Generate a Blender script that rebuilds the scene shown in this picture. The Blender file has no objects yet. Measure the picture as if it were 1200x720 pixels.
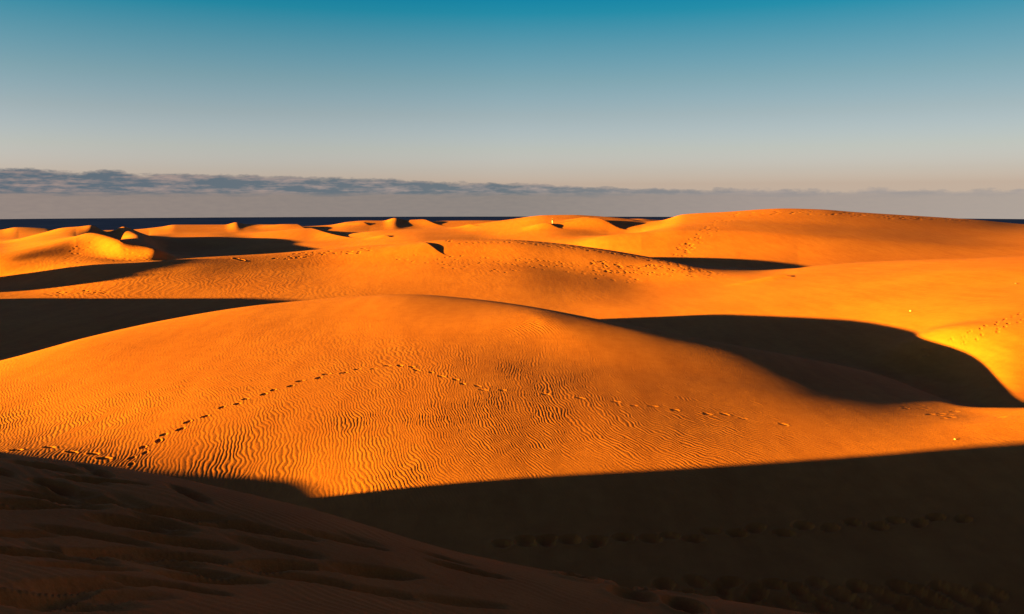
import numpy as np, math
F, EY = 1000.0, 236.0          # focal length and eye level in photo pixels (1200 x 720)
SUN_EL, SUN_AZ = math.radians(5.4), math.radians(20)   # low sun, from the left and a little behind the camera
def pchip(xk, yk, x):
    xk = np.asarray(xk, float); yk = np.asarray(yk, float)
    h = np.diff(xk); s = np.diff(yk)/h
    m = np.zeros_like(yk)
    if len(xk) == 2:
        m[:] = s[0]
    else:
        w1 = 2*h[1:]+h[:-1]; w2 = h[1:]+2*h[:-1]
        ok = s[1:]*s[:-1] > 0
        m[1:-1] = np.where(ok, (w1+w2)/np.where(ok, w1/np.where(s[:-1]==0,1,s[:-1])+w2/np.where(s[1:]==0,1,s[1:]), 1), 0)
        m[0] = s[0]; m[-1] = s[-1]
    x = np.clip(x, xk[0], xk[-1])
    i = np.clip(np.searchsorted(xk, x, side='right')-1, 0, len(xk)-2)
    t = (x-xk[i])/h[i]
    return ((1+2*t)*(1-t)**2*yk[i] + t*(1-t)**2*h[i]*m[i] + t*t*(3-2*t)*yk[i+1] + t*t*(t-1)*h[i]*m[i+1])
def Z(px, d, z): return (px, d, EY - z*1000.0/d)

# every row runs across the whole field: (px, depth, py), near to far
ROWS = [
 ('near0', [(-2600,1,1500),(600,1,1990),(3800,1,2500)], 4),
 ('near1', [(-2600,3.2,340),(-600,3.2,600),(0,3.2,716),(300,3.2,775),(600,3.2,840),(1200,3.2,985),(3800,3.2,1500)], 90),
 ('near2', [(-2600,4.4,420),(-600,5,510),(0,5.2,612),(300,5.2,672),(600,5.2,738),(1200,5.2,885),(3800,5.2,1300)], 110),
 ('nearcrest', [(-2600,6,490),(-1200,7.2,478),(-600,8.2,478),(-200,8.4,505),(0,8.2,530),(100,8.1,544),(200,8,560),(300,8,582),(400,8,608),(500,8,636),(600,8,662),(800,8,697),(950,8,718),(1200,8,765),(3800,8,1100)], 110),
 ('floor0', [Z(-2600,11,-7.5),Z(-1200,13,-8),Z(-600,15,-8.6),Z(0,16,-8.2),Z(400,16,-9.0),Z(700,16,-9.6),Z(1200,16,-9.8),Z(3800,16,-8)], 24),
 ('floor1', [Z(-2600,22,-10),Z(-600,22,-8.8),Z(0,21.5,-8.1),Z(300,21.5,-8.9),Z(400,21.5,-9.1),Z(600,21.5,-9.3),Z(900,22,-9.6),Z(1200,22.5,-9.5),Z(3800,22,-7)], 80),
 ('edge', [Z(-2600,20,-9.8),Z(-600,25,-9.0),Z(-200,25.5,-8.5),Z(0,25,-8.05),Z(100,25,-8.25),Z(200,25,-8.5),Z(300,25,-8.72),Z(350,25,-8.76),Z(390,25.1,-8.73),Z(450,25.4,-8.66),(600,26.5,561),(800,27.7,549),(1000,29,535),(1200,30,519),(1500,31,505),Z(3800,31,-5)], 90),
 ('mid1', [Z(-2600,31,-10),Z(-600,31,-9),Z(-200,31,-8.65),Z(0,30.5,-8.35),Z(200,30.5,-8.13),Z(400,31,-8.03),Z(500,31,-8.05),Z(700,31,-8.26),Z(900,31.5,-8.53),Z(1050,32,-8.6),Z(1200,33,-8.3),Z(1400,33,-7.4),Z(3800,33,-4)], 120),
 ('mid2', [Z(-2600,37,-11),Z(-600,37,-9.6),Z(-200,37,-8.7),Z(0,38,-8.15),Z(200,39,-7.7),Z(300,39.6,-7.54),Z(400,40,-7.44),Z(500,40,-7.41),Z(700,39,-7.74),Z(900,38,-8.3),Z(1000,37,-8.68),Z(1060,36.4,-8.85),Z(1140,34.6,-8.73),Z(1200,34.5,-8.4),Z(1400,34.5,-7.6),Z(3800,35,-5)], 150),
 ('crest', [Z(-2600,44,-12),(-600,40,520),(-200,41,462),(0,44,423),(100,48,396),(200,53,374),(300,57,358),(350,58.5,353),(420,60,347),(480,60,345),(550,58.5,350),(600,56.5,356),(700,50.8,374),(800,48.3,393),(900,47,412),(983,47.2,428),(1033,46.2,440),(1093,42.2,463),(1140,37.4,478),(1200,36,478),(1300,36,468),(1600,36,440),Z(3800,37,-6)], 180),
 ('back', [Z(-2600,52,-12),Z(-600,46,-11.5),Z(0,50,-10.3),Z(100,55,-9.6),(200,61,379),(300,66.5,360.5),(350,68.5,355),(420,70.5,348.5),(480,71,347),(550,69.5,352.5),(600,67.5,359.5),(700,61.5,379),Z(800,56.5,-9.6),Z(900,53,-10),Z(1000,51,-10.6),Z(1100,45.5,-10.6),Z(1200,38.5,-9.6),Z(1300,38.5,-9.2),Z(1600,38.5,-7.7),Z(3800,40,-6)], 50),
 ('trough1', [Z(-2600,70,-12),Z(-600,58,-11.6),Z(0,60,-11.5),Z(200,73,-11.5),Z(480,84,-11.5),Z(600,78,-11.6),Z(700,70,-11.4),Z(800,63,-11.3),Z(900,60,-11.1),Z(1000,57,-11.1),Z(1100,50.5,-10.7),Z(1200,42.5,-9.6),Z(1300,42,-9.7),Z(1600,42,-8),Z(3800,43,-7)], 50),
 ('valley', [Z(-2600,85,-12),Z(-600,78,-11.6),Z(0,80,-11.5),Z(200,86,-11.6),Z(480,94,-11.8),Z(600,88,-11.9),Z(700,80,-11.7),Z(800,74,-11.4),Z(900,70,-11.0),Z(1000,66,-10.4),Z(1075,62,-9.35),Z(1200,57,-7.8),Z(1400,56,-6.8),Z(1800,56,-3.6),Z(3800,56,-3)], 70),
 ('slope', [Z(-2600,104,-10),Z(-600,100,-11.4),Z(0,101,-11.6),Z(200,102,-11.6),Z(330,103,-11.5),Z(480,104,-11.4),Z(600,98,-11.6),Z(680,93,-11.7),Z(760,89,-11.4),Z(850,87,-10.7),Z(950,84,-9.7),Z(1075,79,-8.4),Z(1200,75,-7.2),Z(1400,73,-5),Z(1800,73,-2),Z(3800,73,-1)], 100),
 ('face', [Z(-2600,122,-9),Z(-600,116,-11.8),(0,110,339),(100,110,334),(200,114,327),(300,121,320),(400,127,314),(530,128,308),(600,126,311),(680,121,323),(760,116,333),(820,112,334),(900,108,328),(1000,102,320.5),(1200,88,311),(1400,86,288),(1800,98,260),Z(3800,98,0)], 90),
 ('ridge', [Z(-2600,140,-8),(-600,130,345),(-300,122,343),(0,122,328),(100,122,315),(150,123,310.5),(213,129,303.5),(330,142,296.5),(400,148,290),(480,150,285),(530,150,280.5),(600,149,281),(640,148,284),(700,144,291),(765,139,302),(850,128,317),(890,126,319),(970,127,310),(1040,121,306),(1200,108,300),(1400,102,280),(1800,108,255),Z(3800,124,0)], 70),
 ('trough3', [Z(-2600,170,-12),Z(-300,131,-10.3),Z(-100,128,-10.0),Z(0,127,-9.6),Z(60,132,-8.75),Z(100,134,-8.7),Z(150,131,-9.2),Z(195,133,-9.2),Z(240,150,-11.5),Z(330,175,-13.5),Z(480,180,-12.5),Z(600,185,-11.5),Z(700,172,-12.0),Z(800,160,-11.8),Z(900,152,-12.0),Z(1000,150,-11.5),Z(1200,150,-10.5),Z(1600,150,-8),Z(3800,150,-8)], 40),
 ('lobe', [Z(-2600,210,-12),(-300,138,304),(-100,134,301),(0,133,297.5),(45,139,289),(75,146,281),(90,150,277),(105,152,272.5),(130,144,277.5),(147,140,283),(165,137,289),(185,136,292),(200,139,298),(215,165,304.5),(240,190,303),(300,205,301),(400,210,293),(500,212,284),(560,212,285),(640,206,287),(675,203,284),(700,202,278),(725,202,274.5),(760,202,272),(800,202,269),(860,200,270),(930,195,274),(1000,192,279),(1200,190,289),(1600,190,280),Z(3800,190,-10)], 70),
 ('trough4', [Z(-2600,240,-14),(-300,195,291),(0,195,287),(60,195,279),(90,195,277),(130,200,283),(145,200,280),(158,200,275.5),(168,200,277),(180,202,286),(195,208,297),(220,225,296),(300,235,289),(400,240,284),(500,240,276),(560,240,276),(640,232,273),(700,226,276),(730,224,276),(770,222,268),(800,222,262),(860,222,260),(930,220,262),(1000,218,266.5),(1200,218,278),(1600,216,280),Z(3800,216,-10)], 40),
 ('crest2', [Z(-2600,300,-14),(-300,240,300),(0,235,284),(50,235,273),(75,235,267),(95,235,265.5),(108,235,264),(118,238,269),(126,240,272),(136,244,269),(145,246,265.5),(149,247,266.5),(165,250,273),(185,256,279),(200,262,281),(260,265,279),(300,268,281),(360,270,281),(400,275,276),(450,280,270),(500,285,268),(540,287,266),(560,286,262.5),(600,284,257),(640,282,252.3),(670,282,252),(700,280,253.5),(740,276,257),(760,272,259.5),(775,268,258.5),(783,266,256.5),(800,264,251.5),(850,262,248.5),(920,260,244.5),(960,260,245.5),(1000,260,248.5),(1100,268,254.8),(1140,273,257.5),(1200,280,263),(1400,290,275),Z(3800,260,-12)], 70),
 ('trough5', [Z(-2600,340,-16),(-300,280,290),(0,280,281),(75,280,278),(150,290,277),(260,310,273),(350,310,274),(450,320,271),(540,330,268),(640,330,266),(760,320,268),(850,310,266),(1200,310,272),Z(3800,310,-14)], 30),
 ('crest3', [Z(-2600,420,-16),(-300,350,275),(0,350,269.5),(20,350,266.5),(55,350,268),(75,350,271),(125,352,270),(150,355,269.5),(190,360,265.8),(205,362,263.5),(240,365,263.5),(265,365,263.4),(277,365,260.6),(286,365,262.6),(300,367,263),(325,370,263.5),(350,372,265.5),(385,375,264),(410,378,260),(430,380,258.6),(450,380,258.8),(462,380,256.3),(475,382,260),(490,384,261),(520,386,259),(560,388,258.5),(600,390,259),(640,390,262),(700,390,258),(750,390,256.5),(770,390,258),(850,390,262),(1200,390,275),Z(3800,390,-16)], 50),
 ('trough6', [Z(-2600,500,-20),(-300,450,277),(600,450,272),(1200,450,274),Z(3800,450,-18)], 16),
 ('shore', [Z(-2600,640,-21),(-300,600,274),(600,600,272),(1200,600,272),Z(3800,600,-21)], 16),
]
# brinks: sharp-crested dunes laid over the rows: points (px, depth, py) along the brink, windward slope, lee slope, rounding
BRINKS = []
# small dunes with a slip face: brink centre (px, py) on the surface, height, half width, windward length, bend
MOUNDS = [(643,265,.85,4.5,9,.03),(688,259.5,.6,3,8,.03),(705,264,1.9,8,16,.012),(497,261.5,1.6,14,18,.005),(368,277,2.6,30,30,.003),
 (350,268,1.6,16,18,.004),(551,265,.6,5,8,.02),(503,289.5,.45,4.8,16,.015),(452,277.5,.5,4,7,.02),(428,262.5,.5,5,8,.02),(917,325,.36,1.6,9,.03)]
TA = math.tan(SUN_AZ)
# dunes beside the field, left of the frame: crest line at x = xr, its height follows q = y - tan(az) x
CASTERS = [   # crest x, where the tips of its shadow lie (px, depth, py), windward and lee slope
 (-24, [(0,28,531),(100,27,544),(200,26.2,557),(300,25.5,570),(370,25.2,582),(430,25.3,573),(500,25.8,568),(600,26.5,561),(800,27.7,549),(1000,29,535),(1200,30,519),(1500,31,505)], 3.0, .15, .5),
 (-85, [(0,101,349),(100,101.5,349.5),(200,102,350),(330,102,351),(440,90,365),(480,80,380),(520,66,410)], 2.0, .2, .45),
 (-110, [(40,108.5,341),(133,112,332),(200,119,319),(262,129,305)], 5.0, .2, .45),
]
CASTERS = [(xr, [((d-TA*(p-600)/F*d), -(y-EY)*d/F+((p-600)/F*d-xr)/math.cos(SUN_AZ)*math.tan(SUN_EL)) for p, d, y in tips], end, a, b) for xr, tips, end, a, b in CASTERS]
def deform(X, Y, Zz):
    q = Y-TA*X
    for xr, tab, end, ws, ls in CASTERS:
        t = sorted(tab); t = np.array([(t[0][0]-end, t[0][1]-end*.8)]+t+[(t[-1][0]+end, t[-1][1]-end*.9)], float)
        h = pchip(t[:,0], t[:,1], q)
        h = h - 1.2*np.maximum(0, q-t[-1,0]) - 1.2*np.maximum(0, t[0,0]-q)
        u = X-xr; k = 3.0
        uu = np.sqrt(u*u+k*k)-k
        h = h - np.where(u < 0, ws, ls)*uu
        Zz = np.where(h > Zz-1.5, smax(h, Zz, 1.0), Zz)
    return Zz
def column_px(step):
    a = np.arange(-24, 1224.01, step)
    l = -24 - np.cumsum(step*1.06**np.arange(1, 200)); l = l[l > -2600]
    r = 1224 + np.cumsum(step*1.06**np.arange(1, 200)); r = r[r < 3800]
    return np.concatenate([[-2600], l[::-1], a, r, [3800]])
GX = np.arange(-2600, 3801, 1.0)
SMOOTH = {'nearcrest': 20, 'edge': 9, 'lobe': 6, 'trough4': 5, 'crest2': 2.5, 'crest3': 2, 'trough5': 4}
def gsm(a, s):
    n = int(4*s)+1; w = np.exp(-0.5*(np.arange(-n, n+1)/s)**2); w /= w.sum()
    b = np.concatenate([2*a[0]-a[n:0:-1], a, 2*a[-1]-a[-2:-n-2:-1]])
    return np.convolve(b, w, 'valid')
def loft(step=3.0, dens=0.35):
    px = column_px(step)
    n = len(ROWS)
    D = np.empty((n, len(px))); Y = np.empty((n, len(px)))
    for k, (nm, pts, _) in enumerate(ROWS):
        p = np.array(pts, float)
        sg = SMOOTH.get(nm, 14)
        D[k] = np.interp(px, GX, gsm(pchip(p[:,0], np.log(p[:,1]), GX), max(sg, 8)))
        Y[k] = np.interp(px, GX, gsm(pchip(p[:,0], p[:,2], GX), sg))
    def slopes(A):
        s = np.diff(A, axis=0); m = np.zeros_like(A)
        ok = s[1:]*s[:-1] > 0
        m[1:-1] = np.where(ok, 2*s[1:]*s[:-1]/np.where(ok, s[1:]+s[:-1], 1), 0)
        m[0] = s[0]; m[-1] = s[-1]
        return m
    mD, mY = slopes(D), slopes(Y)
    outD, outY, band = [], [], []
    for k in range(n-1):
        m = max(4, int(ROWS[k+1][2]*dens))
        t = (np.arange(m)/m)[:, None]
        h = ((1+2*t)*(1-t)**2, t*(1-t)**2, t*t*(3-2*t), t*t*(t-1))
        outD.append(h[0]*D[k]+h[1]*mD[k]+h[2]*D[k+1]+h[3]*mD[k+1])
        outY.append(h[0]*Y[k]+h[1]*mY[k]+h[2]*Y[k+1]+h[3]*mY[k+1])
        band += [k]*m
    outD.append(D[-1:]); outY.append(Y[-1:]); band.append(n-1)
    d = np.exp(np.concatenate(outD)); y = np.concatenate(outY)
    P = np.broadcast_to(px, d.shape)
    X = (P-600)/F*d; Zz = -(y-EY)*d/F
    return px, X, d, Zz, np.array(band)
def smax(a, b, k):
    h = np.clip(0.5+0.5*(a-b)/k, 0, 1)
    return b*(1-h)+a*h + k*h*(1-h)
def add_brinks(X, Y, Zz):
    for pts, ws, ls, k in BRINKS:
        p = np.array(pts, float); p = p[np.argsort(p[:,1])]
        yk = p[:,1]; xk = (p[:,0]-600)/F*yk; zk = -(p[:,2]-EY)*yk/F
        m = (Y > yk[0]-30) & (Y < yk[-1]+30)
        y = Y[m]; xb = pchip(yk, xk, y); zb = pchip(yk, zk, y)
        over = np.maximum(0, yk[0]-y)+np.maximum(0, y-yk[-1])
        zb = zb - 0.35*over
        u = X[m]-xb
        q = np.where(u < 0, zb+ws*u, zb-ls*u)
        Zz[m] = smax(q, Zz[m], k)
    return Zz
# ---- surface detail: ripples, footprints, roughness -------------------------------------------------
_rs = np.random.RandomState(7)
_perm = _rs.permutation(512); _perm = np.concatenate([_perm, _perm])
_ga = _rs.rand(1024)*2*np.pi
_gx, _gy = np.cos(_ga), np.sin(_ga)
def perlin(x, y):
    xi = np.floor(x).astype(np.int64); yi = np.floor(y).astype(np.int64)
    u = x-xi; v = y-yi
    def g(ix, iy, dx, dy):
        h = _perm[(_perm[ix & 511]+iy) & 511]
        return _gx[h]*dx+_gy[h]*dy
    fu = u*u*u*(u*(u*6-15)+10); fv = v*v*v*(v*(v*6-15)+10)
    a = g(xi, yi, u, v); b = g(xi+1, yi, u-1, v); c = g(xi, yi+1, u, v-1); d = g(xi+1, yi+1, u-1, v-1)
    return (a*(1-fu)+b*fu)*(1-fv)+(c*(1-fu)+d*fu)*fv
def sstep(a, b, x):
    t = np.clip((x-a)/(b-a), 0, 1); return t*t*(3-2*t)
class Field:
    def __init__(self, px, X, Y, Zz):
        self.px, self.X, self.Y, self.Z = px, X, Y, Zz
        self.base = Zz.copy(); self.dent = np.zeros_like(Zz); self.rim = np.zeros_like(Zz)
        self.py = EY-Zz/Y*F
    def locate(self, px, py):
        j = int(np.clip(np.searchsorted(self.px, px), 1, len(self.px)-1))
        col = self.py[:, j]
        r = int(np.argmax(col <= py))
        r = max(r, 1)
        t = (col[r-1]-py)/(col[r-1]-col[r]+1e-9); t = min(max(t, 0), 1)
        y = self.Y[r-1, j]*(1-t)+self.Y[r, j]*t
        z = self.base[r-1, j]*(1-t)+self.base[r, j]*t
        return (px-600)/F*y, y, z
    def stamp(self, x, y, ang, L, W, dep, rim=0.18, pw=4, rough=1.0):
        R = 2.2*max(L, W)
        p = 600+x/y*F; dp = R/y*F
        j0, j1 = np.searchsorted(self.px, p-dp), np.searchsorted(self.px, p+dp)+1
        jc = min((j0+j1)//2, len(self.px)-1)
        yc = self.Y[:, jc]
        r0, r1 = np.searchsorted(yc, y-R), np.searchsorted(yc, y+R)+1
        if r1-r0 < 1 or j1-j0 < 1: return
        s = (slice(r0, r1), slice(j0, j1))
        dx, dy = self.X[s]-x, self.Y[s]-y
        c, sn = math.cos(ang), math.sin(ang)
        u = (dx*c+dy*sn)/(L*0.5); v = (-dx*sn+dy*c)/(W*0.5)
        r = np.sqrt(u*u+v*v)
        nz = perlin(self.X[s]/(W*.45)+x*7.3, self.Y[s]/(W*.45)+y*3.1)
        r = r*(1+.10*rough*nz)
        self.dent[s] = np.minimum(self.dent[s], -dep*np.exp(-(r**pw)*0.9)*(1+.15*rough*nz))
        self.rim[s] = np.maximum(self.rim[s], dep*rim*np.exp(-((r-1.4)/0.3)**2)*(1+.6*nz))
    def settle(self):
        self.Z += self.dent+self.rim*(1-sstep(.002, .03, -self.dent))
    def trail(self, pts, step=0.7, L=0.3, W=0.14, dep=0.05, jit=0.1, gap=0.11, rs=_rs, keep=1.0, **kw):
        w = [self.locate(*p) for p in pts]
        foot = 1
        for (x0, y0, _), (x1, y1, _) in zip(w[:-1], w[1:]):
            d = math.hypot(x1-x0, y1-y0)
            if d < 1e-3: continue
            n = max(1, int(round(d/step))); a = math.atan2(y1-y0, x1-x0)
            for k in range(n):
                foot = -foot
                if rs.rand() > keep: continue
                t = (k+rs.uniform(-jit, jit))/n
                g = gap*foot+rs.normal()*jit*0.4
                self.stamp(x0+(x1-x0)*t-math.sin(a)*g, y0+(y1-y0)*t+math.cos(a)*g, a+rs.normal()*0.2,
                           L*rs.uniform(.85, 1.15), W*rs.uniform(.85, 1.15), dep*rs.uniform(.6, 1.3), **kw)
    def scatter(self, poly, n, L=0.4, W=0.25, dep=0.07, rs=_rs):
        xs = [p[0] for p in poly]; ys = [p[1] for p in poly]
        done = 0
        for _ in range(n*8):
            if done >= n: break
            px, py = rs.uniform(min(xs), max(xs)), rs.uniform(min(ys), max(ys))
            ins = False
            for i in range(len(poly)):
                (xa, ya), (xb, yb) = poly[i], poly[i-1]
                if (ya > py) != (yb > py) and px < (xb-xa)*(py-ya)/(yb-ya)+xa: ins = not ins
            if not ins: continue
            done += 1
            x, y, _z = self.locate(px, py)
            self.stamp(x, y, rs.uniform(-0.6, 0.6), L*rs.uniform(.7, 1.3), W*rs.uniform(.7, 1.3), dep*rs.uniform(.4, 1.3))
def ripples(f):
    X, Y = f.X, f.Y
    m = (Y > 23.5) & (Y < 64) & (X > -45) & (X < 32)
    x, y = X[m], Y[m]
    P = 600+x/y*F; V = f.py[m]
    wx = x+(0.36+0.16*perlin(x/13+70, y/18+3))*y
    big = perlin(x/5.0+3.1, y/9.0)*0.6
    n1 = perlin(x/.95, y/1.9+7)*0.22
    n2 = perlin(x/.36+11, y/.62)*0.115
    n3 = perlin(x/.16, y/.3+5)*0.03
    ph = (wx*0.93+big+n1+n2+n3)/0.128*2*np.pi
    s = np.sin(ph); h = s+0.28*np.sin(2*ph+0.9)
    amp = 0.0037*(0.8+0.75*perlin(x/1.7+40, y/3.1)+.5*perlin(x/6+4, y/9))
    mask = 1-0.52*(1-sstep(395, 470, V+0.12*np.clip(P-250, -200, 250)))     # fainter towards the smooth top
    mask *= 1-0.55*sstep(880, 1010, P-0.3*(V-480))
    mask *= sstep(23.5, 24.5, y)*(1-sstep(56, 64, y))
    mask = np.maximum(mask, 2.0*np.exp(-((P-625)/44)**2-((V-376)/13)**2))
    kn = np.exp(-((P-625)/40)**2-((V-377)/12)**2)
    h2 = np.sin((wx*.93+.5*n1+.6*n2)/.2*2*np.pi)
    f.Z[m] += amp*np.clip(mask, 0, 1.5)*h*(1-np.clip(kn*1.3, 0, 1))+.013*kn*h2
def roughness(f):
    X, Y = f.X, f.Y
    m = (Y > 98) & (Y < 175) & (f.px[None, :] > -60) & (f.px[None, :] < 1260)
    x, y = X[m], Y[m]
    V = f.py[m]
    w = x+0.45*y
    h = np.sin((w*0.9+perlin(x/3, y/6)*2.0+perlin(x/1.0, y/2.0)*0.5)/0.75*2*np.pi)*0.5+perlin(x/.9, y/1.6)*1.1
    k = 0.35+0.65*sstep(-.1, .35, perlin(x/14+9, y/20))
    f.Z[m] += 0.009*h*k
    m = (Y < 14) & (np.abs(X) < 16)
    x, y = X[m], Y[m]
    k = sstep(-.25, .3, perlin(x/1.3+8, y/1.6))
    f.Z[m] += 0.035*perlin(x/1.1, y/1.1)+k*(0.007*perlin(x/.3+4, y/.3)+0.003*perlin(x/.11, y/.11)+.002*perlin(x/.05, y/.05))
    rp = np.sin((.5*x+y+perlin(x/1.2, y/1.2)*.35+perlin(x/.4, y/.4)*.08)/.11*2*np.pi)
    f.Z[m] += .003*rp*(1-k)
def floor_detail(f):
    X, Y = f.X, f.Y
    m = (Y > 13) & (Y < 31) & (np.abs(X) < 30) & (f.px[None, :] > 380)
    x, y = X[m], Y[m]
    k = sstep(-.2, .3, perlin(x/3+20, y/3))*(1-sstep(22.5, 25.5, y))
    f.Z[m] += k*(.03*perlin(x/.8, y/.8)+.012*perlin(x/.25+3, y/.25))
def knoll(f):
    X, Y = f.X, f.Y
    locs = [f.locate(m[0], m[1]) for m in MOUNDS]
    ca, sa = math.cos(SUN_AZ), math.sin(SUN_AZ)
    for (x0, y0, _z), (_p, _q, h, hw, lw, bend) in zip(locs, MOUNDS):
        m = (np.abs(Y-y0) < 3*hw+lw) & (np.abs(X-x0) < 3*hw+2*lw)
        dx, dy = X[m]-x0, Y[m]-y0
        u = dx*ca+dy*sa; v = -dx*sa+dy*ca
        u = u-bend*v*v
        g = h*np.exp(-(np.abs(v)/hw)**2.4)
        up = g*(1-sstep(0, 1, -u/lw)); dn = g-.62*u
        f.Z[m] += np.where(u < 0, up, np.maximum(0, dn) if h > 0 else np.minimum(0, g+.2*u))
    x0, y0, _z = f.locate(628, 379)
    m = (np.abs(Y-y0) < 16) & (np.abs(X-x0) < 14)
    dx, dy = X[m]-x0, Y[m]-y0
    u = dx*ca+dy*sa; v = -dx*sa+dy*ca
    f.Z[m] += .2*np.exp(-(np.where(u < 0, u/5.5, u/2.0))**2)*np.exp(-(v/4.0)**2)
    for p, q, h, sg in ((1096,406,.85,2.2),):
        x0, y0, _z = f.locate(p, q)
        m = (np.abs(Y-y0) < 5*sg) & (np.abs(X-x0) < 5*sg)
        f.Z[m] += h*np.exp(-((X[m]-x0)**2+(Y[m]-y0)**2)/(2*sg*sg))
    f.base = f.Z.copy(); f.py = EY-f.Z/f.Y*F
def footprints(f):
    f.trail([(150,544),(165,531),(183,517),(205,503),(240,487),(262,478),(290,468),(322,457),(355,447),(385,439),(420,433),(470,428),(490,433),(520,441),(545,449),(566,457)], step=.7, L=.31, W=.16, dep=.042)
    f.trail([(566,457),(640,463),(720,472),(790,480),(850,487),(920,497),(960,507),(1045,519)], step=.75, L=.32, W=.17, dep=.03, keep=.75)
    f.trail([(20,527),(55,526),(85,529),(105,533),(123,536),(140,542)], step=.85, L=.4, W=.22, dep=.05)
    for o in (0, 9):
        f.trail([(1198,366+o),(1165,380+o),(1130,394+o),(1085,410+o*.6),(1050,424)], step=.75, L=.34, W=.2, dep=.04)
    f.scatter([(1050,466),(1070,474),(1180,485),(1160,500),(1060,486)], 16, L=.34, W=.2, dep=.015)
    # the trodden crest of the middle ridge and the churned sand beside it
    f.trail([(525,283),(560,280.5),(600,281.8),(640,285),(680,290),(700,292),(740,298),(765,303),(800,310)], step=.75, L=.6, W=.45, dep=.12, gap=.3)
    f.trail([(540,285),(600,284),(660,290),(720,297),(770,306),(830,318)], step=1.1, L=.6, W=.45, dep=.1, gap=.5)
    f.scatter([(690,305),(760,309),(850,320),(845,327),(760,322),(690,318)], 130, L=.55, W=.4, dep=.07)
    f.scatter([(600,300),(700,312),(780,326),(740,334),(650,318),(600,312)], 80, L=.5, W=.35, dep=.04)
    f.scatter([(780,300),(800,282),(860,246),(872,250),(815,290),(805,300)], 90, L=.9, W=.6, dep=.1)
    f.scatter([(316,300),(390,292),(440,290),(440,296),(390,299),(320,306)], 40, L=.6, W=.45, dep=.13)
    f.scatter([(440,295),(560,300),(640,310),(600,322),(480,310)], 60, L=.5, W=.35, dep=.05)
    f.scatter([(95,282),(140,282),(150,292),(200,303),(150,312),(60,318),(80,296)], 70, L=.6, W=.4, dep=.035)
    f.scatter([(850,249),(940,246),(1030,251),(1150,259),(1150,263),(1030,256),(930,251),(850,253)], 110, L=1.1, W=.8, dep=.12)
    f.scatter([(920,311),(1040,306),(1200,301),(1200,304),(1040,309),(930,313)], 40, L=.5, W=.4, dep=.09)
    f.scatter([(45,343),(120,339),(130,344),(60,347)], 30, L=.5, W=.35, dep=.06)
    for (a, b) in ((277, 303.5), (283, 305)):
        x, y, _z = f.locate(a, b); f.stamp(x, y, 2.2, 1.6, .6, .28, .2)
    # tracks in the shade: across the near slope, and over the dark floor
    T = [[(5,532),(60,544),(105,553),(145,564),(195,577),(235,594)], [(0,552),(60,568),(85,575),(140,586)],
         [(0,568),(60,580),(120,590),(170,597),(250,610),(300,616)], [(0,592),(50,592),(150,597),(225,607),(300,616),(420,640)],
         [(65,603),(150,620),(230,635),(310,645),(390,665),(450,680),(500,688)], [(0,626),(75,632),(150,645),(225,650),(310,657),(415,668),(470,672)],
         [(0,645),(50,650),(100,658),(200,665),(250,673),(375,683),(450,690),(525,700),(600,708)], [(30,690),(100,688),(195,688),(260,696)], [(20,706),(60,705),(130,712)],
         [(300,618),(380,640),(450,655),(560,672),(650,690)]]
    for t in T:
        f.trail(t, step=.55, L=.5, W=.15, dep=.10, gap=.05, jit=.3, keep=.85, rim=.08, pw=2.6, rough=.4)
        f.trail(t, step=.8, L=.4, W=.14, dep=.05, gap=.2, jit=.5, keep=.4, rim=.05, pw=2.6, rough=.4)
    f.trail([(700,633),(640,634),(590,636),(640,635),(700,634),(760,631),(860,624),(1000,615),(1150,606)], step=.7, L=.45, W=.3, dep=.13)
    f.trail([(700,690),(780,692),(860,690),(960,692),(1060,694),(1180,696)], step=.5, L=.45, W=.32, dep=.15, gap=.2)
    f.trail([(760,700),(850,698),(960,700),(1100,702),(1200,705)], step=.5, L=.45, W=.3, dep=.14, gap=.25)
# ---- Blender ------------------------------------------------------------------------------------------
import bpy, bmesh, random, os
FINE = not os.environ.get('QUICK')
sc = bpy.context.scene
COL = sc.collection
def tag(o, label=None, cat=None, group=None, kind=None):
    for k, v in (('label', label), ('category', cat), ('group', group), ('kind', kind)):
        if v: o[k] = v
    return o
def mat(name):
    m = bpy.data.materials.new(name); m.use_nodes = True
    nt = m.node_tree
    return m, nt, nt.nodes['Principled BSDF']
def node(nt, t, **kw):
    n = nt.nodes.new(t)
    for k, v in kw.items():
        if k.startswith('i_'):
            n.inputs[int(k[2:])].default_value = v
        else: setattr(n, k, v)
    return n
def math_node(nt, op, a, b=None, c=None, clamp=False):
    n = nt.nodes.new('ShaderNodeMath'); n.operation = op; n.use_clamp = clamp
    for i, v in enumerate((a, b, c)):
        if v is None: continue
        if isinstance(v, (int, float)): n.inputs[i].default_value = v
        else: nt.links.new(v, n.inputs[i])
    return n.outputs[0]
def ramp(nt, fac, stops, interp='EASE'):
    n = nt.nodes.new('ShaderNodeValToRGB'); n.color_ramp.interpolation = interp
    e = n.color_ramp.elements
    while len(e) < len(stops): e.new(0.5)
    for el, (p, c) in zip(e, stops):
        el.position = p; el.color = (*c, 1) if len(c) == 3 else c
    nt.links.new(fac, n.inputs[0])
    return n.outputs[0]
def mixc(nt, fac, a, b, typ='MIX'):
    n = nt.nodes.new('ShaderNodeMix'); n.data_type = 'RGBA'; n.blend_type = typ
    for i, v in ((0, fac), (6, a), (7, b)):
        if isinstance(v, (int, float)): n.inputs[i].default_value = v
        elif isinstance(v, tuple): n.inputs[i].default_value = (*v, 1)
        else: nt.links.new(v, n.inputs[i])
    return n.outputs[2]

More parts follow.
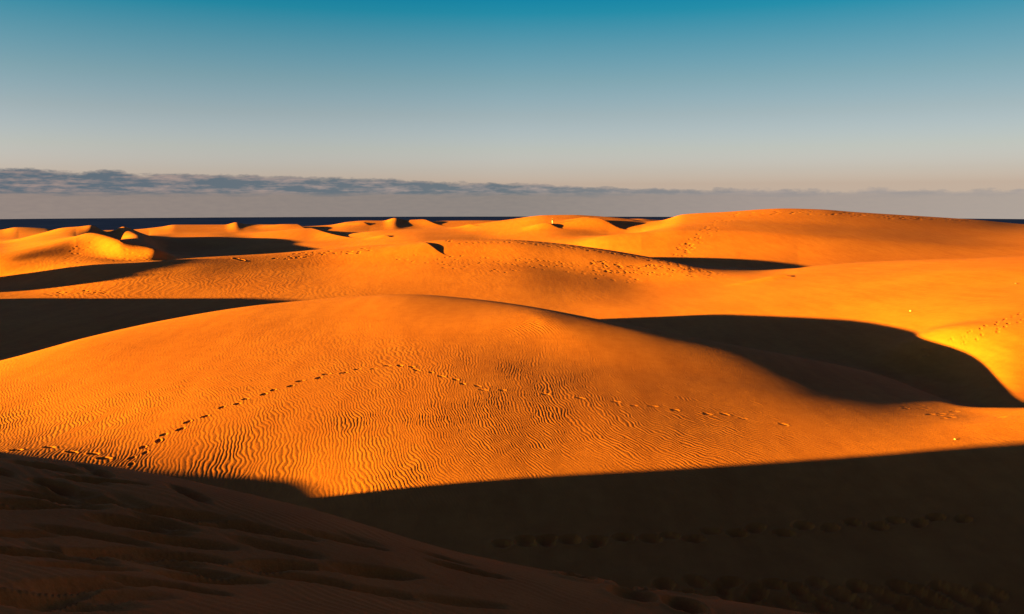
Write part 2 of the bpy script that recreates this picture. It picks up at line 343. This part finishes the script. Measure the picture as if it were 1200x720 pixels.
# ---- materials
def sand_material():
    m, nt, b = mat('sand')
    geo = nt.nodes.new('ShaderNodeNewGeometry')
    def noise(scale, detail=4, vec=None, rough=.55):
        n = node(nt, 'ShaderNodeTexNoise'); n.inputs['Scale'].default_value = scale
        n.inputs['Detail'].default_value = detail; n.inputs['Roughness'].default_value = rough
        nt.links.new(vec or geo.outputs['Position'], n.inputs['Vector']); return n.outputs['Fac']
    c = ramp(nt, noise(.07, 5), [(.3, SAND_A), (.7, SAND_B)])
    g = ramp(nt, noise(1.7, 6), [(.25, (.90, .88, .86)), (.75, (1.08, 1.09, 1.1))], 'LINEAR')
    c = mixc(nt, 1.0, c, g, 'MULTIPLY')
    g2 = ramp(nt, noise(60, 3), [(.2, (.86, .85, .84)), (.8, (1.12, 1.13, 1.14))], 'LINEAR')
    c = mixc(nt, 1.0, c, g2, 'MULTIPLY')
    mp = node(nt, 'ShaderNodeMapping'); mp.inputs['Scale'].default_value = (.9, .16, 1); mp.inputs['Rotation'].default_value = (0, 0, .35)
    nt.links.new(geo.outputs['Position'], mp.inputs[0])
    g3 = ramp(nt, noise(.9, 7, mp.outputs[0], .65), [(.3, (.88, .84, .82)), (.62, (1.05, 1.06, 1.06))], 'LINEAR')
    c = mixc(nt, 1.0, c, g3, 'MULTIPLY')
    nt.links.new(c, b.inputs['Base Color'])
    b.inputs['Roughness'].default_value = .95; b.inputs['Specular IOR Level'].default_value = .05
    bp = node(nt, 'ShaderNodeBump'); bp.inputs['Strength'].default_value = .35; bp.inputs['Distance'].default_value = .01
    nt.links.new(noise(45, 5, rough=.7), bp.inputs['Height']); 
    b2 = node(nt, 'ShaderNodeBump'); b2.inputs['Strength'].default_value = .5; b2.inputs['Distance'].default_value = .02
    nt.links.new(noise(7, 6, rough=.75), b2.inputs['Height']); nt.links.new(bp.outputs[0], b2.inputs['Normal'])
    nt.links.new(b2.outputs[0], b.inputs['Normal'])
    return m
SAND_A, SAND_B = (.345, .106, .019), (.38, .125, .023)
SAND = sand_material()

# ---- dunes
px, X, Y, Zz, band = loft(0.95 if FINE else 1.6, 0.85 if FINE else .55)
Zz = add_brinks(X, Y, Zz.copy())
Zz = deform(X, Y, Zz)
fld = Field(px, X, Y, Zz)
knoll(fld); roughness(fld); floor_detail(fld); ripples(fld); footprints(fld); fld.settle()
Zz = fld.Z
P3 = np.stack([X, Y, Zz], -1)
nrm = np.cross(np.gradient(P3, axis=1), np.gradient(P3, axis=0))
nrm /= np.linalg.norm(nrm, axis=-1, keepdims=True)
BI = {n[0]: i for i, n in enumerate(ROWS)}
fb = band[:-1][:, None]*np.ones(len(px)-1, int)[None, :]
fp = np.broadcast_to(0.5*(px[:-1]+px[1:]), fb.shape)
did = np.zeros(fb.shape, int)
did[fb < BI['floor1']] = 0
did[(fb >= BI['floor1']) & (fb < BI['trough1'])] = 1
r = (fb >= BI['trough1']) & (fb < BI['trough3'])
did[r] = 2; did[r & (fp > 880)] = 3
r = (fb >= BI['trough3']) & (fb < BI['trough5'])
did[r] = 6; did[r & (fp < 235)] = 4; did[r & (fp >= 235) & (fp < 500)] = 5; did[r & (fp > 772)] = 7
did[fb >= BI['trough5']] = 8
LABELS = ['near dune slope in deep shade, crossed by dark footprint tracks',
 'broad rippled orange dune with a line of footprints over its front',
 'long middle ridge with a trodden crest behind the rippled dune',
 'smooth bright yellow dune flank rising to the right behind the dark hollow',
 'hummocky dune with a soft dark hollow by the sea on the left',
 'low pale dunes with dark curved hollows between the left hummocks and the person',
 'rounded dune on which the tiny person stands',
 'largest and highest far dune, smooth orange, on the skyline',
 'farthest low dunes along the sea']
nc = len(px)
ids = np.arange(nc*len(band)).reshape(len(band), nc)
quads = np.stack([ids[:-1, :-1], ids[:-1, 1:], ids[1:, 1:], ids[1:, :-1]], -1)
V = P3.reshape(-1, 3).astype(np.float32); N = nrm.reshape(-1, 3).astype(np.float32)
for k, lab in enumerate(LABELS):
    q = quads[did == k]
    used, inv = np.unique(q.ravel(), return_inverse=True)
    me = bpy.data.meshes.new('sand_dune')
    me.vertices.add(len(used)); me.vertices.foreach_set('co', V[used].ravel())
    me.loops.add(len(inv)); me.loops.foreach_set('vertex_index', inv.astype(np.int32))
    me.polygons.add(len(q)); me.polygons.foreach_set('loop_start', np.arange(0, len(inv), 4, dtype=np.int32))
    me.update(calc_edges=True)
    me.polygons.foreach_set('use_smooth', np.ones(len(q), bool))
    me.normals_split_custom_set_from_vertices(N[used])
    me.materials.append(SAND)
    o = bpy.data.objects.new('sand_dune', me); COL.objects.link(o)
    tag(o, lab, 'dune', None, 'structure')

# the rest of the sand round the viewpoint
def sheet():
    gx = np.concatenate([np.linspace(-420, -24, 34), np.linspace(-20, 20, 61), np.linspace(24, 420, 34)])
    gy = np.concatenate([np.linspace(-300, -12, 25), np.linspace(-10, 1, 23), np.linspace(8, 330, 30)])
    A, B = np.meshgrid(gx, gy)
    z = -1.754-0.153*np.clip(A, -5, 5)
    z = z-0.2*np.clip(A-5, 0, 35)-0.02*np.clip(-A-5, 0, 100)-.03*np.clip(-B, 0, 150)
    z = np.where(B > 1, np.minimum(z, -11-.02*B), z)
    w = len(gx)
    vs = np.stack([A, B, z], -1).reshape(-1, 3)
    fs = []
    for i in range(len(gy)-1):
        for j in range(w-1):
            yc = gy[i+1]; xa, xb = gx[j], gx[j+1]
            if gy[i] >= 1 and max(xa, -3.2*yc) < min(xb, 3.2*yc): continue
            fs.append((i*w+j, i*w+j+1, (i+1)*w+j+1, (i+1)*w+j))
    me = bpy.data.meshes.new('ground'); me.from_pydata(vs.tolist(), [], fs); me.update()
    me.polygons.foreach_set('use_smooth', np.ones(len(fs), bool)); me.materials.append(SAND)
    o = bpy.data.objects.new('ground', me); COL.objects.link(o); tag(o, 'plain sand spreading out beyond the dunes on either side', 'ground', None, 'structure')
sheet()

# ---- sea
def sea():
    m, nt, b = mat('sea_water')
    b.inputs['Base Color'].default_value = (.008, .034, .085, 1)
    b.inputs['Roughness'].default_value = .45; b.inputs['Specular IOR Level'].default_value = .0
    geo = nt.nodes.new('ShaderNodeNewGeometry')
    mp = node(nt, 'ShaderNodeMapping'); mp.inputs['Scale'].default_value = (.02, .09, 1)
    nt.links.new(geo.outputs['Position'], mp.inputs[0])
    n = node(nt, 'ShaderNodeTexNoise'); n.inputs['Scale'].default_value = 1; n.inputs['Detail'].default_value = 6
    nt.links.new(mp.outputs[0], n.inputs['Vector'])
    nt.links.new(ramp(nt, n.outputs['Fac'], [(.3, (.004, .011, .095)), (.7, (.008, .019, .14))]), b.inputs['Base Color'])
    bp = node(nt, 'ShaderNodeBump'); bp.inputs['Strength'].default_value = .5; bp.inputs['Distance'].default_value = .5
    nt.links.new(n.outputs['Fac'], bp.inputs['Height']); nt.links.new(bp.outputs[0], b.inputs['Normal'])
    bm = bmesh.new()
    N = 256; R0, R1 = 380, 1111
    ring = lambda R: [bm.verts.new((R*math.cos(2*math.pi*i/N), R*math.sin(2*math.pi*i/N), -20)) for i in range(N)]
    a, c = ring(R0), ring(R1)
    for i in range(N): bm.faces.new((a[i], c[i], c[(i+1) % N], a[(i+1) % N]))
    me = bpy.data.meshes.new('sea'); bm.to_mesh(me); me.materials.append(m)
    o = bpy.data.objects.new('sea', me); COL.objects.link(o); tag(o, 'narrow dark blue strip of sea along the horizon', 'sea', None, 'structure')
sea()

# ---- sky
EXPO = 3.62
def lin(c): return tuple(((v/255)/12.92 if v/255 <= .04045 else ((v/255+.055)/1.055)**2.4) for v in c)
def sky():
    w = bpy.data.worlds.new("World"); sc.world = w; w.use_nodes = True
    nt = w.node_tree; bg = nt.nodes['Background']
    tc = nt.nodes.new('ShaderNodeTexCoord')
    sx = nt.nodes.new('ShaderNodeSeparateXYZ'); nt.links.new(tc.outputs['Generated'], sx.inputs[0])
    x, y, z = sx.outputs
    hyp = math_node(nt, 'SQRT', math_node(nt, 'ADD', math_node(nt, 'MULTIPLY', x, x), math_node(nt, 'MULTIPLY', y, y)))
    v = math_node(nt, 'MULTIPLY', math_node(nt, 'DIVIDE', z, math_node(nt, 'MAXIMUM', hyp, .001)), 1000.0)   # elevation, 1000 tan
    az = math_node(nt, 'ARCTAN2', x, y)
    zc = math_node(nt, 'MAXIMUM', z, .02)
    cv = nt.nodes.new('ShaderNodeCombineXYZ')
    for i, s in enumerate((x, y, zc)): nt.links.new(s, cv.inputs[i])
    st = nt.nodes.new('ShaderNodeTexSky'); st.sky_type = 'NISHITA'; st.sun_disc = False
    st.sun_elevation = SUN_EL; st.sun_rotation = -(math.pi/2+SUN_AZ)
    nt.links.new(cv.outputs[0], st.inputs[0])
    # grade of the low sky by elevation (gains on the sky texture)
    fac = math_node(nt, 'DIVIDE', math_node(nt, 'ADD', v, 50), 1050, clamp=True)
    pos = lambda vv: (vv+50)/1050
    stops = [(pos(a), c) for a, c in SKY_GAIN]
    gain = ramp(nt, fac, stops, 'LINEAR')
    col = mixc(nt, 1.0, st.outputs[0], gain, 'MULTIPLY')
    side = math_node(nt, 'SUBTRACT', 1.0, math_node(nt, 'MULTIPLY', math_node(nt, 'MINIMUM', math_node(nt, 'MAXIMUM', az, 0), .7), .42))
    cs = nt.nodes.new('ShaderNodeCombineColor')
    for i in range(3): nt.links.new(side, cs.inputs[i])
    col = mixc(nt, 1.0, col, cs.outputs[0], 'MULTIPLY')
    # cloud bank low over the sea
    def noise(su, sv, detail, seed, rough=.6):
        c = nt.nodes.new('ShaderNodeCombineXYZ')
        nt.links.new(math_node(nt, 'MULTIPLY', az, su), c.inputs[0]); nt.links.new(math_node(nt, 'MULTIPLY', v, sv), c.inputs[1]); c.inputs[2].default_value = seed
        n = node(nt, 'ShaderNodeTexNoise'); n.inputs['Scale'].default_value = 1; n.inputs['Detail'].default_value = detail; n.inputs['Roughness'].default_value = rough
        nt.links.new(c.outputs[0], n.inputs['Vector']); return n.outputs['Fac']
    n_edge = noise(26, .07, 8, 2.0, .66); n_bod = noise(17, .13, 7, 9.0, .6); n_fine = noise(75, .35, 5, 5.0)
    top = ramp(nt, math_node(nt, 'ADD', math_node(nt, 'MULTIPLY', az, .6), .5, clamp=True), [(.17, (.33,)*3), (.30, (.305,)*3), (.38, (.28,)*3), (.5, (.215,)*3), (.62, (.145,)*3), (.85, (.13,)*3)])
    topv = math_node(nt, 'MULTIPLY', top, 100)
    topv = math_node(nt, 'ADD', topv, math_node(nt, 'MULTIPLY', math_node(nt, 'SUBTRACT', n_edge, .5), 19))
    dens = math_node(nt, 'DIVIDE', math_node(nt, 'SUBTRACT', topv, v), 4.2, clamp=True)
    low = math_node(nt, 'DIVIDE', math_node(nt, 'SUBTRACT', v, math_node(nt, 'ADD', -1, math_node(nt, 'MULTIPLY', n_bod, 12))), 6, clamp=True)
    mass = math_node(nt, 'MULTIPLY', dens, low)
    hz = math_node(nt, 'MULTIPLY', dens, math_node(nt, 'ADD', .72, math_node(nt, 'MULTIPLY', n_fine, .28)))
    right = math_node(nt, 'ADD', math_node(nt, 'MULTIPLY', az, .9), .5, clamp=True)
    k = .5**EXPO/BG      # colours below are as seen at this exposure
    sc_ = lambda c: tuple(q*k for q in lin(c))
    haze = ramp(nt, right, [(0, sc_((139, 127, 123))), (.5, sc_((133, 127, 124))), (.75, sc_((158, 147, 142))), (1, sc_((172, 161, 152)))], 'LINEAR')
    grey = ramp(nt, right, [(0, sc_((88, 106, 120))), (.5, sc_((106, 118, 126))), (.75, sc_((148, 144, 144))), (1, sc_((162, 154, 150)))], 'LINEAR')
    warm = ramp(nt, right, [(0, sc_((168, 146, 138))), (.5, sc_((168, 154, 148))), (1, sc_((186, 171, 160)))], 'LINEAR')
    lit = math_node(nt, 'MULTIPLY', math_node(nt, 'SUBTRACT', math_node(nt, 'ADD', n_bod, math_node(nt, 'MULTIPLY', n_fine, .5)), .69), 4.0, clamp=True)
    body = mixc(nt, lit, grey, warm)
    col = mixc(nt, hz, col, haze)
    col = mixc(nt, math_node(nt, 'MULTIPLY', mass, .92), col, body)
    nt.links.new(col, bg.inputs[0]); bg.inputs[1].default_value = BG
BG = .05
SKY_GAIN = [(-20, (0.395, 0.424, 1.044)), (20, (0.395, 0.424, 1.044)), (35, (0.345, 0.376, 0.846)), (60, (0.315, 0.343, 0.622)), (100, (0.254, 0.285, 0.435)), (140, (0.184, 0.259, 0.358)), (180, (0.107, 0.239, 0.329)), (220, (0.022, 0.217, 0.31)), (240, (0.008, 0.202, 0.305)), (300, (0.068, 0.18, 0.378)), (420, (0.085, 0.125, 0.3)), (1000, (0.085, 0.1, 0.24))]
sky()

# ---- sun
sl = bpy.data.lights.new('sun', 'SUN'); sl.energy = 5.0; sl.angle = math.radians(.5); sl.color = (1.0, .57, .025)
so = bpy.data.objects.new('sun', sl); COL.objects.link(so)
so.rotation_euler = (math.pi/2-SUN_EL, 0, SUN_AZ-math.pi/2)
# ---- person on the far dune
def flat(name, c, rough=.8):
    m, nt, b = mat(name)
    n = node(nt, 'ShaderNodeTexNoise'); n.inputs['Scale'].default_value = 9; n.inputs['Detail'].default_value = 5
    nt.links.new(ramp(nt, n.outputs['Fac'], [(.3, tuple(v*.85 for v in c)), (.7, tuple(min(1, v*1.1) for v in c))]), b.inputs['Base Color'])
    b.inputs['Roughness'].default_value = rough
    return m
def tube_bm(bm, pts, radii, seg=10, sx=1.0, sy=1.0, close=True):
    rings = []
    for k, (p, r) in enumerate(zip(pts, radii)):
        p = np.array(p, float)
        a = np.array(pts[min(k+1, len(pts)-1)], float)-np.array(pts[max(k-1, 0)], float); a /= np.linalg.norm(a)
        h = np.array((0, 1, 0)) if abs(a[1]) < .9 else np.array((1, 0, 0))
        u = np.cross(h, a); u /= np.linalg.norm(u); v = np.cross(a, u)
        rings.append([bm.verts.new(p+r*(sx*u*math.cos(2*math.pi*i/seg)+sy*v*math.sin(2*math.pi*i/seg))) for i in range(seg)])
    for a, b in zip(rings[:-1], rings[1:]):
        for i in range(seg): bm.faces.new((a[i], a[(i+1) % seg], b[(i+1) % seg], b[i]))
    if close:
        bm.faces.new(rings[0][::-1]); bm.faces.new(rings[-1])
def link(name, bm, m, parent=None, smooth=True):
    bmesh.ops.recalc_face_normals(bm, faces=bm.faces)
    me = bpy.data.meshes.new(name); bm.to_mesh(me); bm.free()
    if smooth: me.polygons.foreach_set('use_smooth', np.ones(len(me.polygons), bool))
    me.materials.append(m)
    o = bpy.data.objects.new(name, me); COL.objects.link(o); o.parent = parent
    return o
def person(x, y, z, rz):
    root = bpy.data.objects.new('person', None); COL.objects.link(root)
    root.location = (x, y, z); root.rotation_euler = (0, 0, rz)
    tag(root, 'tiny person in pale trousers and a dark top standing on a distant dune', 'person')
    # body: one skinned skeleton, standing, weight on one leg, one arm bent
    vs, es, rs = [], [], []
    def v(p, r, par=None):
        vs.append(p); rs.append(r)
        if par is not None: es.append((par, len(vs)-1))
        return len(vs)-1
    pel = v((0, 0, .95), .13); bel = v((0, 0, 1.1), .12, pel); che = v((0, -.01, 1.3), .15, bel); nb = v((0, 0, 1.46), .07, che)
    nk = v((0, .005, 1.54), .055, nb); hd = v((0, .015, 1.62), .085, nk); h2 = v((0, .015, 1.71), .088, hd); v((0, .01, 1.76), .05, h2)
    v((0, .105, 1.645), .014, hd)     # nose
    for s in (-1, 1):
        v((s*.088, .0, 1.66), .016, h2)   # ear
        hip = v((s*.10, 0, .90), .088, pel); kn = v((s*.12, .03, .50), .055, hip); an = v((s*.13, -.01, .09), .038, kn); v((s*.14, .15, .035), .035, an)
        sh = v((s*.19, 0, 1.42), .058, che)
        if s < 0: el = v((-.25, -.03, 1.14), .042, sh); wr = v((-.24, .10, .92), .030, el); dr = (0.1, .35, -1)
        else: el = v((.27, -.05, 1.15), .042, sh); wr = v((.21, .16, 1.05), .030, el); dr = (-.6, 1, .1)
        d = np.array(dr, float); d /= np.linalg.norm(d); w = np.array(vs[wr], float)
        side = np.cross(d, (0, 1, .2)); side /= np.linalg.norm(side)
        pal = v(tuple(w+d*.06), .028, wr)
        for k, ln in enumerate((.062, .072, .068, .052)):
            o = w+d*.095+side*(k-1.5)*.021
            f1 = v(tuple(o), .011, pal); f2 = v(tuple(o+d*ln*.5), .009, f1); v(tuple(o+d*ln*.85+np.array((0, .012, 0))), .008, f2)
        t1 = v(tuple(w+d*.045+side*-.045), .012, pal); v(tuple(w+d*.085+side*-.058), .010, t1)
    me = bpy.data.meshes.new('body'); me.from_pydata(vs, es, [])
    me.materials.append(flat('skin', (.45, .25, .16)))
    b = bpy.data.objects.new('body', me); COL.objects.link(b); b.parent = root
    md = b.modifiers.new('skin', 'SKIN'); sk = me.skin_vertices[0].data
    for i, r in enumerate(rs): sk[i].radius = (r, r); sk[i].use_root = (i == 0)
    sd = b.modifiers.new('sub', 'SUBSURF'); sd.levels = 1; sd.render_levels = 2
    # clothes
    bm = bmesh.new()
    tube_bm(bm, [(0, 0, .93), (0, 0, 1.1), (0, -.01, 1.3), (0, -.005, 1.42), (0, 0, 1.49)], [.175, .16, .185, .18, .085], 16, 1.08, .82, False)
    for s in (-1, 1):
        tube_bm(bm, [(s*.13, 0, 1.42), (s*.20, 0, 1.41), (s*.235, -.02, 1.27), (s*.26, -.04, 1.14)], [.07, .078, .066, .06], 12, close=False)
    link('top', bm, flat('top_cloth', (.016, .006, .006)), root)
    bm = bmesh.new()
    tube_bm(bm, [(0, 0, .84), (0, 0, .95), (0, 0, 1.02)], [.17, .175, .165], 16, 1.08, .85, False)
    for s in (-1, 1):
        tube_bm(bm, [(s*.095, 0, .92), (s*.105, .01, .72), (s*.12, .03, .50), (s*.13, .0, .10)], [.115, .10, .078, .068], 14, close=False)
    link('trousers', bm, flat('trouser_cloth', (.22,.24,.5)), root)
    bm = bmesh.new()
    bmesh.ops.create_uvsphere(bm, u_segments=16, v_segments=10, radius=.108)
    for q in bm.verts: q.co = (q.co.x*.92, q.co.y*1.0-.012, q.co.z*.95+1.715)
    bmesh.ops.delete(bm, geom=[q for q in bm.verts if q.co.z < 1.60 or (q.co.y > .05 and q.co.z < 1.735)], context='VERTS')
    link('hair', bm, flat('hair_dark', (.03, .018, .012)), root)
    for s in (-1, 1):
        bm = bmesh.new(); bmesh.ops.create_uvsphere(bm, u_segments=8, v_segments=6, radius=.012)
        for q in bm.verts: q.co += mathutils.Vector((s*.034, .098, 1.675))
        link('eye', bm, flat('eye_dark', (.02, .015, .012), .3), root)
        bm = bmesh.new(); tube_bm(bm, [(s*.13, -.06, .05), (s*.135, .02, .05), (s*.145, .16, .035), (s*.148, .20, .03)], [.045, .052, .045, .02], 10, 1, .9)
        link('shoe', bm, flat('shoe_cloth', (.25, .2, .16)), root)
import mathutils
x, y, z = fld.locate(647.3, 262.6)
person(x, y, z-.02, math.radians(-60))

# ---- small things lying on the sand
def stone(px_, py_, r, m, lab, seed, sq):
    x, y, z = fld.locate(px_, py_)
    rr = random.Random(seed)
    bm = bmesh.new(); bmesh.ops.create_icosphere(bm, subdivisions=3, radius=1)
    off = [mathutils.Vector((rr.uniform(-9, 9),)*3) for _ in range(2)]
    for q in bm.verts:
        n = mathutils.noise.noise(q.co*1.3+off[0])*.35+mathutils.noise.noise(q.co*3+off[1])*.12
        q.co *= r*(1+n); q.co.z *= sq
    o = link('stone', bm, m); o.location = (x, y, z+r*sq*.45); tag(o, lab, 'stone')
PALE = flat('pale_stone', (.36, .30, .23)); DARK = flat('dark_stone', (.07, .045, .03))
stone(1067, 364.9, .08, PALE, 'small pale stone alone on the bright slope above the dark hollow', 3, .75)
stone(1119, 515.3, .032, PALE, 'tiny pale stone on the sunlit strip just above the shaded floor', 5, .8)
stone(1190.5, 332.8, .10, DARK, 'small dark stone high on the smooth yellow slope', 8, .7)

# ---- camera
cam = bpy.data.cameras.new('camera'); co = bpy.data.objects.new('camera', cam); COL.objects.link(co)
co.rotation_euler = (math.pi/2, 0, 0)
cam.sensor_width = 36; cam.lens = 36*F/1200; cam.shift_y = -(360-EY)/1200
cam.clip_start = .1; cam.clip_end = 5000
sc.camera = co
vs = sc.view_settings
vs.view_transform = 'Standard'; vs.look = 'None'; vs.exposure = EXPO; vs.gamma = 1; vs.use_curve_mapping = False
sc.cycles.use_denoising = True
sc.cycles.max_bounces = 5; sc.cycles.diffuse_bounces = 3
